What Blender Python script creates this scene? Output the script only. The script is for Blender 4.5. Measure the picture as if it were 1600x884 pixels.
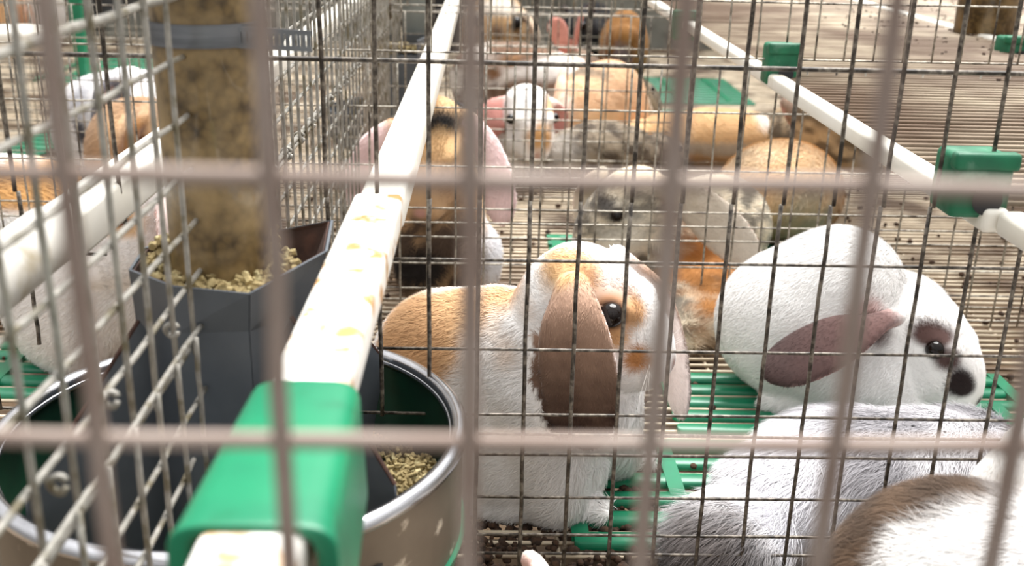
import bpy, bmesh, math, random
import numpy as np
from mathutils import Vector, Matrix
random.seed(7); rng = np.random.default_rng(11)
S = bpy.context.scene
COL = S.collection
for _o in list(bpy.data.objects): bpy.data.objects.remove(_o)

# ---------------------------------------------------------------- camera
F_PX, CAM_H = 1650.0, 0.385
def _n(v): v = np.array(v, float); return v/np.linalg.norm(v)
_Y = _n([-35, -600, F_PX]); _D = _n([-110, 4258, F_PX]); _D = _n(_D-_D.dot(_Y)*_Y)
_Z = -_D; _X = np.cross(_Y, _Z)
RC = np.array([_X, _Y, _Z])                       # image axes (right, down, forward) -> world
cam_d = bpy.data.cameras.new('camera'); cam = bpy.data.objects.new('camera', cam_d); COL.objects.link(cam)
m = Matrix([[RC[i][0], -RC[i][1], -RC[i][2]] for i in range(3)]).to_4x4()
m.translation = (0, 0, CAM_H); cam.matrix_world = m
cam_d.sensor_width = 36; cam_d.lens = F_PX/1600*36; cam_d.clip_start = 0.01; cam_d.clip_end = 60
cam_d.dof.use_dof = True; cam_d.dof.focus_distance = 0.66; cam_d.dof.aperture_fstop = 11.0
S.camera = cam
# ---------------------------------------------------------------- light
S.view_settings.view_transform = 'Standard'; S.view_settings.look = 'None'
S.view_settings.gamma = 1; S.view_settings.use_curve_mapping = False
S.view_settings.exposure = 0.9
w = bpy.data.worlds.new('sky'); S.world = w; w.use_nodes = True
nt = w.node_tree; bg = nt.nodes['Background']
# overcast sky: brighter towards the zenith, dimmer at the horizon and below
tc = nt.nodes.new('ShaderNodeTexCoord'); sp = nt.nodes.new('ShaderNodeSeparateXYZ')
rp = nt.nodes.new('ShaderNodeValToRGB'); nt.links.new(tc.outputs['Generated'], sp.inputs[0])
nt.links.new(sp.outputs[2], rp.inputs[0]); nt.links.new(rp.outputs[0], bg.inputs[0])
rp.color_ramp.elements[0].position = 0.0; rp.color_ramp.elements[0].color = (.20, .195, .185, 1)
rp.color_ramp.elements[1].position = 0.8; rp.color_ramp.elements[1].color = (1, 1, 1, 1)
bg.inputs[1].default_value = 0.95
sun_d = bpy.data.lights.new('daylight', 'SUN'); sun = bpy.data.objects.new('daylight', sun_d); COL.objects.link(sun)
sun_d.energy = 4.7; sun_d.angle = math.radians(40); sun_d.color = (1, .985, .96)
sun.rotation_euler = (math.radians(-22), math.radians(12), 0)

# ---------------------------------------------------------------- helpers
def ray(px, py): return RC @ np.array([(px-800)/F_PX, (py-442)/F_PX, 1.0])
def P(px, py, Y): r = ray(px, py); return r*Y/r[1] + np.array([0, 0, CAM_H])      # point at depth Y
def G(px, py, z=0.0): r = ray(px, py); return r*(z-CAM_H)/r[2] + np.array([0, 0, CAM_H])  # point at height z
def col(h, k=1.0):
    h = h.lstrip('#'); c = [int(h[i:i+2], 16)/255 for i in (0, 2, 4)]
    return np.array([((x/12.92) if x < .04045 else ((x+.055)/1.055)**2.4)*k for x in c])
def smooth(o):
    me = o.data; me.polygons.foreach_set('use_smooth', [True]*len(me.polygons)); me.update()

def mat(name, c1, c2=None, rough=.5, metal=0.0, scale=60, detail=4, lo=.35, hi=.65, bump=0.0, c3=None, s3=15, lo3=.55, hi3=.7, spec=.5, stretch=(1, 1, 1), trans=0):
    m = bpy.data.materials.new(name); m.use_nodes = True; nt = m.node_tree; N = nt.nodes; L = nt.links
    b = N['Principled BSDF']; b.inputs['Roughness'].default_value = rough; b.inputs['Metallic'].default_value = metal
    b.inputs['Specular IOR Level'].default_value = spec
    if trans: b.inputs['Transmission Weight'].default_value = trans
    tc = N.new('ShaderNodeTexCoord'); mp = N.new('ShaderNodeMapping'); mp.inputs['Scale'].default_value = stretch
    L.new(tc.outputs['Object'], mp.inputs[0])
    def ramp(scale, lo, hi, a, bcol, prev=None):
        n = N.new('ShaderNodeTexNoise'); n.inputs['Scale'].default_value = scale; n.inputs['Detail'].default_value = detail
        L.new(mp.outputs[0], n.inputs[0])
        r = N.new('ShaderNodeMapRange'); r.inputs[1].default_value = lo; r.inputs[2].default_value = hi
        L.new(n.outputs[0], r.inputs[0]); mx = N.new('ShaderNodeMix'); mx.data_type = 'RGBA'
        L.new(r.outputs[0], mx.inputs[0])
        if prev is None: mx.inputs[6].default_value = (*a, 1)
        else: L.new(prev, mx.inputs[6])
        mx.inputs[7].default_value = (*bcol, 1); return mx.outputs[2], n
    c2 = c1 if c2 is None else c2
    o, n = ramp(scale, lo, hi, c1, c2)
    if c3 is not None: o, _ = ramp(s3, lo3, hi3, None, c3, o)
    L.new(o, b.inputs['Base Color'])
    if bump:
        bp = N.new('ShaderNodeBump'); bp.inputs['Strength'].default_value = bump; bp.inputs['Distance'].default_value = .001
        L.new(n.outputs[0], bp.inputs['Height']); L.new(bp.outputs[0], b.inputs['Normal'])
    return m

M = {}
M['fgwire'] = mat('weathered_wire', col('857369'), col('988a81'), .6, .2, 60, bump=.3, c3=col('5f4c40'))
M['wire'] = mat('dirty_galvanised_wire', col('4a423a'), col('7d756a'), .5, .2, 330, lo=.42, hi=.62, bump=.2, c3=col('2c2620'), s3=150, lo3=.5, hi3=.62)
M['wire2'] = mat('galvanised_wire', col('7d766a'), col('b3aca0'), .4, .45, 300, bump=.2, c3=col('3e362e'), s3=70, lo3=.5, hi3=.66)
M['sidewire'] = mat('grey_galvanised_wire', col('86837c'), col('a39f97'), .45, .25, 160, bump=.3, c3=col('6b634f'), s3=90, lo3=.5, hi3=.66)
M['floor'] = mat('soiled_floor_wire', col('b09f87'), col('decfb6'), .55, .1, 22, bump=.3, c3=col('5d4833'), s3=9, lo3=.45, hi3=.62)
M['shelf'] = mat('dusty_shelf_wire', col('8a7865'), col('baab94'), .6, .1, 16, bump=.3, c3=col('6f5a48'), s3=5, lo3=.42, hi3=.6)
M['tray'] = mat('soiled_tray', col('6f5a43'), col('4f3f30'), .9, 0, 26, detail=8, bump=.6, c3=col('4a3929'), s3=9)
M['white'] = mat('white_plastic', col('efece4'), col('f6f4ee'), .38, 0, 20, c3=col('b98b55'), s3=75, lo3=.52, hi3=.64, bump=.1)
M['white2'] = mat('white_plastic_clean', col('efece4'), col('e3ded2'), .38, 0, 14, c3=col('cbbda0'), s3=18, lo3=.6, hi3=.8)
M['greywhite'] = mat('grimy_white_plastic', col('c9c6bf'), col('dedad2'), .4, 0, 20, c3=col('9c8a62'), s3=30, lo3=.58, hi3=.75)
M['green'] = mat('green_plastic', col('08694a'), col('0b7852'), .36, 0, 30, c3=col('08603f'), s3=50, lo3=.58, hi3=.75, bump=.15)
M['greend'] = mat('dusty_green_plastic', col('08553a'), col('0d6b48'), .55, 0, 60, c3=col('4f7d66'), s3=90, lo3=.56, hi3=.72, bump=.3)
M['steel'] = mat('bright_steel', col('d8d8dc'), col('b6b6ba'), .22, 1.0, 30, stretch=(1, 1, 5))
M['band'] = mat('dull_scratched_steel', col('675d51'), col('756b5e'), .5, .5, 30, c3=col('cfc6b6'), s3=70, lo3=.62, hi3=.72, bump=.1)
M['hopper'] = mat('dark_grey_sheet_metal', col('565c63'), col('656a70'), .5, .45, 25, detail=8, c3=col('6a6c6c'), s3=60, lo3=.62, hi3=.75, bump=.15)
M['rust'] = mat('rusty_metal', col('33211b'), col('4d3228'), .85, .1, 130, detail=8, bump=.5, c3=col('3b2a24'), s3=40)
M['feed'] = mat('feed_pellet', col('a8966a'), col('6f5f3a'), .9, 0, 260, bump=.6, c3=col('d2c79a'), s3=200, lo3=.58, hi3=.7)
M['darkgreen'] = mat('dark_green_plastic', col('062c1f'), col('0a3d2b'), .45, 0, 40)
M['dropping'] = mat('dropping', col('4a3322'), col('2e2118'), .95, 0, 300, bump=.5)
M['backboard'] = mat('grey_board', col('8d8c82'), col('6f6e66'), .8, 0, 12, detail=8, c3=col('4d4a42'), s3=6)
M['backmetal'] = mat('pale_grey_sheet', col('8f9490'), col('7d827e'), .5, .3, 20)
M['black'] = mat('black_plastic', col('15161a'), col('202226'), .5, 0, 30)
M['eye'] = mat('eye', col('0c0706'), col('140b08'), .08, 0, 30, spec=.3)
M['nose'] = mat('nose_skin', col('6b4a44'), col('5b3d38'), .5, 0, 200)
M['whisker'] = mat('whisker', col('e8e4de'), None, .4)
M['clamp'] = mat('brushed_clamp_steel', col('8a8d92'), col('74777c'), .35, .9, 30, stretch=(1, 1, 12))
# feed tube: tan plastic with the pellets inside showing through as darker cells
mt = bpy.data.materials.new('tan_tube_full_of_pellets'); mt.use_nodes = True
N = mt.node_tree.nodes; L = mt.node_tree.links; b = N['Principled BSDF']; b.inputs['Roughness'].default_value = .35
tc = N.new('ShaderNodeTexCoord'); vo = N.new('ShaderNodeTexVoronoi'); vo.inputs['Scale'].default_value = 230; vo.feature = 'F1'
ns = N.new('ShaderNodeTexNoise'); ns.inputs['Scale'].default_value = 45; ns.inputs['Detail'].default_value = 6
L.new(tc.outputs['Object'], vo.inputs[0]); L.new(tc.outputs['Object'], ns.inputs[0])
r1 = N.new('ShaderNodeMapRange'); r1.inputs[1].default_value = .75; r1.inputs[2].default_value = .25; L.new(vo.outputs[0], r1.inputs[0])
mx = N.new('ShaderNodeMix'); mx.data_type = 'RGBA'; mx.inputs[6].default_value = (*col('3a2c17'), 1); mx.inputs[7].default_value = (*col('65512f'), 1); L.new(r1.outputs[0], mx.inputs[0])
r2 = N.new('ShaderNodeMapRange'); r2.inputs[1].default_value = .4; r2.inputs[2].default_value = .68; L.new(ns.outputs[0], r2.inputs[0])
mx2 = N.new('ShaderNodeMix'); mx2.data_type = 'RGBA'; L.new(r2.outputs[0], mx2.inputs[0]); L.new(mx.outputs[2], mx2.inputs[6]); mx2.inputs[7].default_value = (*col('97805a'), 1)
L.new(mx2.outputs[2], b.inputs['Base Color']); b.inputs['Coat Weight'].default_value = .3
M['tube'] = mt
# coat: colour of the fur, stored per hair as the attribute 'coat'
mt = bpy.data.materials.new('fur'); mt.use_nodes = True; N = mt.node_tree.nodes; L = mt.node_tree.links
b = N['Principled BSDF']; b.inputs['Roughness'].default_value = .85; b.inputs['Specular IOR Level'].default_value = .15
at = N.new('ShaderNodeAttribute'); at.attribute_name = 'coat'; L.new(at.outputs['Color'], b.inputs['Base Color'])
b.inputs['Sheen Weight'].default_value = .15; M['fur'] = mt

def mesh_obj(name, verts, faces, mt, parent=None, sm=False):
    me = bpy.data.meshes.new(name); me.from_pydata([tuple(map(float, v)) for v in verts], [], faces); me.update()
    o = bpy.data.objects.new(name, me); COL.objects.link(o)
    if mt is not None: me.materials.append(mt)
    if sm: smooth(o)
    if parent is not None: o.parent = parent
    return o
def tag(o, label=None, cat=None, group=None, kind=None):
    if label: o['label'] = label
    if cat: o['category'] = cat
    if group: o['group'] = group
    if kind: o['kind'] = kind
    return o
def empty(name, loc, label, cat, group=None):
    o = bpy.data.objects.new(name, None); COL.objects.link(o); o.location = tuple(map(float, loc)); o.empty_display_size = .02
    return tag(o, label, cat, group)
def place(o, root):
    """keep the world position of a part built in world coordinates"""
    o.parent = root
    o.matrix_parent_inverse = Matrix.Translation(-Vector(root.location))
    return o

class MB:
    def __init__(s): s.v = []; s.f = []
    def add(s, v, f):
        b = len(s.v); s.v += [tuple(map(float, x)) for x in v]; s.f += [tuple(b+i for i in q) for q in f]
    def tube(s, pts, r, n=8, cap=True):
        pts = [np.array(p, float) for p in pts]; R = r if isinstance(r, (list, tuple)) else [r]*len(pts)
        v = []; f = []; prev = None
        for i, p in enumerate(pts):
            t = (pts[min(i+1, len(pts)-1)]-pts[max(i-1, 0)]); t = t/np.linalg.norm(t)
            a = prev if prev is not None else (np.array([0, 0, 1.]) if abs(t[2]) < .9 else np.array([1., 0, 0]))
            u = a-t*a.dot(t); u /= np.linalg.norm(u); prev = u; w = np.cross(t, u)
            for k in range(n):
                an = 2*math.pi*k/n; v.append(p+R[i]*(u*math.cos(an)+w*math.sin(an)))
        for i in range(len(pts)-1):
            for k in range(n): f.append((i*n+k, i*n+(k+1) % n, (i+1)*n+(k+1) % n, (i+1)*n+k))
        if cap: f.append(tuple(range(n-1, -1, -1))); f.append(tuple((len(pts)-1)*n+k for k in range(n)))
        s.add(v, f)
    def box(s, a, b):
        x0, y0, z0 = a; x1, y1, z1 = b
        s.add([(x0, y0, z0), (x1, y0, z0), (x1, y1, z0), (x0, y1, z0), (x0, y0, z1), (x1, y0, z1), (x1, y1, z1), (x0, y1, z1)],
              [(3, 2, 1, 0), (4, 5, 6, 7), (0, 1, 5, 4), (1, 2, 6, 5), (2, 3, 7, 6), (3, 0, 4, 7)])
    def plate(s, poly, nrm, t):
        n = _n(nrm)*t/2; k = len(poly); poly = [np.array(p, float) for p in poly]
        v = [p-n for p in poly]+[p+n for p in poly]
        s.add(v, [tuple(range(k-1, -1, -1)), tuple(range(k, 2*k))]+[(i, (i+1) % k, k+(i+1) % k, k+i) for i in range(k)])
    def build(s, name, mt, parent=None, sm=False, bevel=0):
        o = mesh_obj(name, s.v, s.f, mt, None, sm)
        if bevel:
            md = o.modifiers.new('b', 'BEVEL'); md.width = bevel; md.segments = 3; md.limit_method = 'ANGLE'
            smooth(o)
        if parent is not None: place(o, parent)
        return o
def wob(pts, a):
    return [np.array(p)+rng.normal(0, a, 3) for p in pts]

# ---------------------------------------------------------------- setting
Y0, Y1, Y2, Y3, Y4, Y5 = .135, .522, .95, 1.38, 1.82, 2.3
mb = MB()
y = .08
while y < 3.0:
    x0, x1 = -1.5, 1.9
    z = rng.normal(0, .0004)
    mb.tube([(x0, y, z), (-.3, y+rng.normal(0, .0005), z), (.5, y+rng.normal(0, .0005), z), (x1, y, z)], .00165, 5)
    y += .0127+rng.normal(0, .0003)
x = -1.45
while x < 1.9:
    mb.tube([(x, .08, -.003), (x, 3.0, -.003)], .0016, 5); x += .15
tag(mb.build('floor', M['floor'], sm=True), kind='structure')
mb = MB(); mb.box((-1.6, 0, -.075), (2.0, 3.05, -.06)); tag(mb.build('manure_tray', M['tray']), 'brown soiled collecting tray under the wire floor of the cages', 'tray')
mb = MB(); mb.box((-1.7, 3.02, -.1), (2.1, 3.05, 1.1)); tag(mb.build('wall_back', M['backboard']), kind='structure')

def zrow(y, Y, x=800): return float(P(x, y, Y)[2])
def panel(name, Y, xs, zr, zs, xr, rv, rh, mt, label, off=.0016, skip=lambda x, z: False, vz=None, rods=None):
    """wire mesh panel in the plane Y; xs/zs wire positions, zr/xr their extents; skip(x,z) leaves a cut-out"""
    mb = MB()
    for x in xs:
        lo, hi = vz(x) if vz is not None else zr
        k = 9; pts = [(x+rng.normal(0, .00018), Y-off, lo+(hi-lo)*i/k) for i in range(k+1)]
        run = []
        for p in pts: run.append(p)
        mb.tube(run, rv, 8)
    for i, z in enumerate(zs):
        r = rods.get(i, rh) if rods else rh
        segs = [xr] if xr else skip(None, z)
        for a, b in segs:
            k = 14; mb.tube([(a+(b-a)*j/k, Y, z+rng.normal(0, .00018)) for j in range(k+1)], r, 8)
    o = mb.build(name, mt, sm=True)
    return tag(o, label, 'wire mesh', 'wire mesh panels across the cages')
XP = .0262; XA = float(P(825.5, 407, Y1)[0])
xs1 = [XA+.0258*i for i in range(-18, 22)]
rows = [407, 546, 647, 678, 710, 776, 835, 864, 893]
z1 = [zrow(r, Y1) for r in rows]
ZT = .245                                                       # rail level
PX = -.125                                                      # side partition plane
panX, panY, panR, panZ = -.121, .464, .113, .14
# front panel close to the lens
xf = [float(P(735, 500, Y0)[0])+XP*i for i in range(-5, 8)]
zf = [zrow(283, Y0), zrow(691, Y0)]; dzf = zf[0]-zf[1]
panel('wire_mesh_panel', Y0, xf, (zf[1]-dzf*1.6, zf[0]+dzf*1.6), [zf[0]+dzf, zf[0], zf[1], zf[1]-dzf], (xf[0]-.01, xf[-1]+.01), .00145, .00135, M['fgwire'],
      'large out-of-focus wire mesh nearest the lens, in front of everything')
# middle panel: lower half (with the cut-out round the feeder pan) and upper half
def vz1(x):
    # extents of each vertical wire, with the feeder cut-out
    lo = z1[-1]-.004; hi = ZT-.004
    if PX+.002 < x < float(P(690, 648, Y1)[0]): lo = z1[2]-.001
    if x < float(P(560, 407, Y1)[0]) and x > PX: lo = z1[0]-.003
    if x < PX:
        if x > PX-.075: lo = ZT-.02
        elif x > PX-.13: lo = z1[1]
        else: lo = z1[2]
    return lo, hi
XB = float(P(590, 560, Y1)[0]); XC = float(P(742, 700, Y1)[0]); XD = float(P(42, 648, Y1)[0])
def sk(_, z):
    if z > z1[0]-.001: return [(-.75, PX-.07), (float(P(505, 407, Y1)[0]), .85)]
    if z > z1[1]-.001: return [(-.75, PX-.13), (XB, .85)]
    if z > z1[2]-.001: return [(-.75, XD), (float(P(540, 650, Y1)[0]), .85)]
    return [(-.75, XD-.13), (XC, .85)]
panel('wire_mesh_panel', Y1, xs1, None, z1, None, .00115, .0009, M['wire'], 'dark wire mesh right in front of the two front rabbits, cut out round the pan', skip=sk, vz=vz1)
zu = [zrow(97, Y1), zrow(97, Y1)+.052, zrow(97, Y1)+.104]
panel('wire_mesh_panel', Y1-.004, xs1, (ZT-.003, .46), zu, (-.75, .85), .00115, .0012, M['wire'], 'upper wire mesh above rail level, with one thick rod near the top of the photo')
# second, third, fourth panels
hs = [H for H in (.137, .178, .232, .272, .286, .300, .326, .3515, .363, .377)]
def back_panel(Y, pitch, ph, label, xr=(-1.3, 1.2), mt='wire2', rv=.0010, up=True):
    xs = np.arange(xr[0]+ph, xr[1], pitch)
    panel('wire_mesh_panel', Y, xs, (.002, CAM_H-.137), [CAM_H-h for h in hs], xr, rv, .0009, M[mt], label)
    if up:
        panel('wire_mesh_panel', Y-.003, xs+.004, (CAM_H-.128, .52), [CAM_H-.128, .306, .358, .41, .462, .514], xr, .0009, .0009, M[mt], label.replace('lower', 'upper'))
back_panel(Y2, .0262, (float(P(804, 150, Y2)[0])+1.3) % .0262, 'lower wire mesh behind the two front rabbits, in front of the brindled lop rabbit')
back_panel(Y3, .0262, (float(P(791, 150, Y3)[0])+1.3) % .0262, 'lower wire mesh behind the tan rabbits, in front of the white-faced rabbit', (-1.3, .245))
back_panel(Y4, .0262, .0, 'lower wire mesh behind the orange and white-faced rabbits', (-1.4, .245), rv=.0009)
back_panel(Y5, .0262, .01, 'lower wire mesh farthest back, behind the black rabbit', (-1.5, .245), rv=.0009)

# side partitions (plane X = const)
def side(X, ya, yb, pitch, zlist, cut, label, rv=.0012, rh=.0012, rods={}, mt='sidewire', off=.0018, bend=0):
    mb = MB(); y = ya
    while y < yb+1e-6:
        lo, hi = cut(y)
        k = 8; mb.tube([(X+off+rng.normal(0, .0001), y+rng.normal(0, .00015)+bend*(i/k-.5), lo+(hi-lo)*i/k) for i in range(k+1)], rv, 8); y += pitch
    for i, z in enumerate(zlist):
        a, b = (cut(z, True) if cut(z, True) else (ya, yb))
        if b <= a: continue
        k = 14; mb.tube([(X+rng.normal(0, .0002), a+(b-a)*j/k, z+rng.normal(0, .0004)) for j in range(k+1)], rods.get(i, rh), 8)
    return tag(mb.build('side_mesh_panel', M[mt], sm=True), label, 'wire mesh', 'side partition wire meshes')
hz = .1175
zl = [CAM_H-hz*m_ for m_ in (.14, .337, .544, .749, .945, 1.14, 1.34, 1.56)]
def cutA(v, row=False):
    if row: return (.10, .452)
    return (zl[-1]-.003, .46)
side(PX, .150, .452, .0268, zl, cutA, 'close grey side mesh with diagonal-running wires left of the feed tube', .0012, .0012, {1: .0017})
zl2 = [CAM_H-hz*m_ for m_ in (1.50, 1.75, 1.94, 2.14, 2.34, 2.54, 2.74, 2.94)]
def cutB(v, row=False):
    if row:
        return (.10, .425 if v > .16 else .40 if v > panZ+.003 else panY-panR-.008)
    return (panZ+.004 if v > panY-panR-.006 else .02, zl2[0]+.001)
side(PX+.003, .142, .425, .0268, zl2, cutB, 'lower side mesh ringed to the close side mesh, standing over the feed pan')
zl3 = [CAM_H-hz*m_ for m_ in (.07, .28, .48, .68, .884, 1.087, 1.287, 1.32, 1.5, 1.7, 1.9, 2.1)]
def cutC(v, row=False):
    if row: return (.535, 1.36)
    return (CAM_H-hz*2.15 if v < .62 else .004, .50)
side(PX, .535, 1.36, .0262, zl3, cutC, 'receding pale side mesh behind the feed tube, seen almost edge-on', .0011, .0012, {6: .0016, 7: .0016})
def cutD(v, row=False):
    return (1.40, 2.9) if row else (.004, .40)
side(PX, 1.40, 2.9, .0262, zl3[2:8], cutD, 'far side mesh receding past the second feeder', .001, .001)
# hog rings clipping the meshes
def ring(p, r=.0027):
    mb = MB(); c = np.array(p)
    mb.tube([c+np.array([r*.9*math.cos(a), .25*r*math.sin(2*a), r*math.sin(a)]) for a in np.linspace(.3, 6.2, 15)], .0012, 6)
    return mb.build('hog_ring', M['sidewire'], sm=True)
for k, (px, py, lab) in enumerate([(90, 757, 'lowest'), (172, 624, 'second lowest'), (268, 516, 'topmost')]):
    r_ = ray(px, py); p = r_*(PX+.001)/r_[0]+np.array([0, 0, CAM_H])
    tag(ring(p), 'small metal ring clipping the close side meshes, %s of the three' % lab, 'ring', 'rings clipping the side meshes')
for k in range(11):
    tag(ring((PX, .56+.047*k, CAM_H-hz*1.305), .0035), 'small ring on the joint of the receding pale side mesh', 'ring', 'rings on the receding side mesh')

# ---------------------------------------------------------------- rails
def rail(X, ya, yb, w_, h_, z, mt, label, name='plastic_rail', bev=.003):
    mb = MB(); mb.box((X-w_/2, ya, z-h_), (X+w_/2, yb, z))
    return tag(mb.build(name, M[mt], bevel=bev), label, 'rail')
def sleeve(X, Y, z, w_, l_, h_, label, mt='greend'):
    root = empty('corner_connector', (X, Y, z-h_/2), label, 'connector', 'green rail connectors')
    mb = MB(); mb.box((X-w_/2, Y-l_/2, z-h_), (X+w_/2, Y+l_/2, z)); mb.build('sleeve', M[mt], root, bevel=.0035)
    mb = MB(); mb.box((X-w_/2-.0015, Y-l_/2-.002, z-h_*.22), (X+w_/2+.0015, Y-l_/2+.006, z+.0018)); mb.build('collar', M[mt], root, bevel=.002)
    mb = MB(); c = (X+.002, Y-l_/2-.0022, z-h_*.68)
    mb.tube([c, (c[0], c[1]-.0006, c[2])], w_*.25, 20); mb.build('socket', M['black'], root)
    return root
# left rail, crossing the middle mesh
BX = -.0530
rail(BX, .07, .512, .0245, .017, ZT+.001, 'white', 'wide stained white plastic rail in front, running from the green sleeve')
rail(BX+.001, .5125, 2.6, .0225, .018, ZT-.0005, 'white2', 'long white plastic rail continuing into the distance from the stained one')
root = empty('rail_sleeve', (BX, .24, ZT-.02), 'big bright green plastic sleeve clamped round the stained white rail', 'connector')
mb = MB()   # arched open-ended sleeve
ya, yb = .211, .290
prof_o = []; prof_i = []
W_, H_ = .0195, .036
for a in np.linspace(0, math.pi, 13):
    cx_ = math.copysign(abs(math.cos(a))**.45, math.cos(a)); sz = abs(math.sin(a))**.45
    prof_o.append((W_*cx_, .0125*sz-.0095)); prof_i.append((.0145*cx_, .0128*sz-.0115))
prof_o = [(W_*1.08, -H_)]+prof_o+[(-W_*1.25, -H_)]; prof_i = [(.0165, -H_)]+prof_i+[(-.0175, -H_)]
v = []; k = len(prof_o)
for yy, sx in ((ya, 1.05), (ya+.004, 1.0), (yb-.004, .86), (yb, .84)):
    for (px_, pz_) in prof_o: v.append((BX+px_*sx, yy, ZT+pz_))
    for (px_, pz_) in prof_i: v.append((BX+px_*sx, yy, ZT+pz_-.0008))
f = []; nring = 2*k
for s_ in range(3):
    for i in range(k-1):
        f.append((s_*nring+i, s_*nring+i+1, (s_+1)*nring+i+1, (s_+1)*nring+i))
        f.append((s_*nring+k+i+1, s_*nring+k+i, (s_+1)*nring+k+i, (s_+1)*nring+k+i+1))
    for i, sgn in ((0, 1), (k-1, -1)):
        q = (s_*nring+i, s_*nring+k+i, (s_+1)*nring+k+i, (s_+1)*nring+i); f.append(q if sgn < 0 else q[::-1])
for s_ in (0, 3):
    for i in range(k-1):
        q = (s_*nring+i, s_*nring+k+i, s_*nring+k+i+1, s_*nring+i+1); f.append(q if s_ == 0 else q[::-1])
mb.add(v, f); o = mb.build('sleeve', M['green'], root, sm=True)
md = o.modifiers.new('b', 'BEVEL'); md.width = .0015; md.segments = 3; md.limit_method = 'ANGLE'; md.angle_limit = math.radians(50)
mb = MB(); mb.tube([(BX+.016, .235, ZT-.040), (BX-.019, .235, ZT-.040)], .004, 10); mb.build('foot', M['green'], root, sm=True)
# left cage rail: a round tube plugged on a flat profile
LX = -.193
mb = MB(); mb.tube([(LX, .1, ZT-.005), (LX, .452, ZT-.005), (LX, .455, ZT-.005)], [.0135, .0135, .0115], 24)
tag(mb.build('round_rail_tube', M['greywhite'], sm=True), 'thick round white tube rail at the left edge behind the side mesh', 'rail')
rail(LX, .4555, 2.4, .022, .022, ZT+.003, 'white2', 'flat white rail continuing from the thick round tube at left')
# right rail with its connectors, the wire shelf, the far rail
RX = .255
rail(RX, .50, 2.3, .0135, .0125, ZT+.001, 'white2', 'thin white rail slanting down along the left edge of the wire shelf')
rail(RX+.006, .06, .50, .0135, .0125, ZT+.001, 'white2', 'short white rail end in front of the large dusty green connector at right')
sleeve(float(P(1512, 290, Y1)[0]), Y1-.003, float(P(1512, 243, Y1-.015)[2]), .030, .028, .032, 'large dusty green connector block at right, on the near end of the slanting rail')
sleeve(float(P(1217, 95, Y2)[0]), Y2-.004, float(P(1217, 70, Y2-.015)[2]), .027, .028, .036, 'mid-size green connector block halfway along the slanting rail')
sleeve(RX-.004, Y3, ZT+.012, .027, .028, .036, 'small green connector at the far top end of the slanting rail')
FX = .600
rail(FX, .9, 2.6, .0155, .013, ZT+.001, 'white2', 'far white rail across the top right corner beyond the wire shelf')
sleeve(float(P(1590, 35, 1.15)[0]), 1.15, ZT+.014, .03, .03, .03, 'small green connector on the far rail in the top right corner')
mb = MB(); y = Y1+.004
while y < 2.6:
    z = ZT-.003+rng.normal(0, .0002); mb.tube([(RX+.004, y, z), (1.2, y, z)], .0015, 5); y += .0127
x = RX+.035
while x < 1.2: mb.tube([(x, Y1, ZT-.006), (x, 2.6, ZT-.006)], .0016, 6); x += .078
tag(mb.build('wire_shelf', M['shelf'], sm=True), 'raised wire shelf at upper right, level with the slanting white rail', 'shelf')

# ---------------------------------------------------------------- green mats
def mat_slats(name, xa, xb, ya, yb, pitch, label, ribs, m='green', hook=False):
    mb = MB(); n = int(round((yb-ya)/pitch)); hw = pitch*.33
    for i in range(n+1):
        yy = ya+pitch*i; k = 8
        prof = [(hw*math.cos(a), .0042*max(0, math.sin(a))**.6) for a in np.linspace(0, math.pi, k)]+[(-hw, -.001), (hw, -.001)]
        v = []
        for xx in (xa, xa+.003, xb-.003, xb):
            sc = .55 if xx in (xa, xb) else 1
            v += [(xx, yy+a_*sc, .0018+b_) for a_, b_ in prof]
        q = len(prof); f = []
        for s_ in range(3):
            for j in range(q): f.append((s_*q+j, (s_+1)*q+j, (s_+1)*q+(j+1) % q, s_*q+(j+1) % q))
        f.append(tuple(range(q))); f.append(tuple(3*q+j for j in range(q-1, -1, -1))); mb.add(v, f)
    for (rx, a_, b_) in ribs:
        mb.box((rx-.0055, ya+pitch*a_, .0005), (rx+.0055, ya+pitch*b_, .0062))
    if hook:
        mb.tube([(xb-.004, ya+pitch*2, .004), (xb+.01, ya+pitch*2.1, .006), (xb+.012, ya+pitch*2.4, .006)], .004, 8)
    o = mb.build(name, M[m], sm=True)
    md = o.modifiers.new('e', 'EDGE_SPLIT'); md.split_angle = math.radians(50)
    return tag(o, label, 'mat', 'green slatted floor mats')
g = G(895, 835); xa = float(g[0])
mat_slats('slatted_mat', xa, xa+.33, .575, .700, .025, 'green slatted mat beside the front paw of the tan and white rabbit',
          [(xa+.004, 0, 2.2), (xa+.075, 2, 5), (xa+.155, 0, 3), (xa+.225, 1, 5), (xa+.327, 0, 5)])
xb_ = float(G(1045, 640)[0])
mat_slats('slatted_mat', xb_, float(G(1580, 620)[0]), .727, .830, .0235, 'green slatted mat under the white rabbit with dark ears', [(xb_+.09, 1, 4.4), (xb_+.004, 2.5, 4.4), (xb_+.17, 0, 2), (.42, 0, 2), (.445, 2, 4.4)], hook=True)
mat_slats('slatted_mat', .075, .440, 1.04, 1.215, .025, 'green slatted mat behind the white rabbit, its toothed edge showing', [(.085, 0, 7), (.2, 0, 7), (.42, 0, 7)])
mat_slats('slatted_mat', float(G(-60, 600)[0]), float(G(84, 610)[0]), .775, .875, .0245, 'green slatted mat at the left edge below the white rabbit body', [(-.4, 0, 4)])
mat_slats('slatted_mat', .27, .55, 2.15, 2.45, .03, 'far green mat near the top centre behind the orange rabbit', [(.3, 0, 10), (.4, 0, 10), (.5, 0, 10)])
mat_slats('slatted_mat', .28, .40, 1.93, 2.04, .03, 'small far green mat piece just behind the orange rabbit', [(.3, 0, 3), (.38, 0, 3)])
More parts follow.
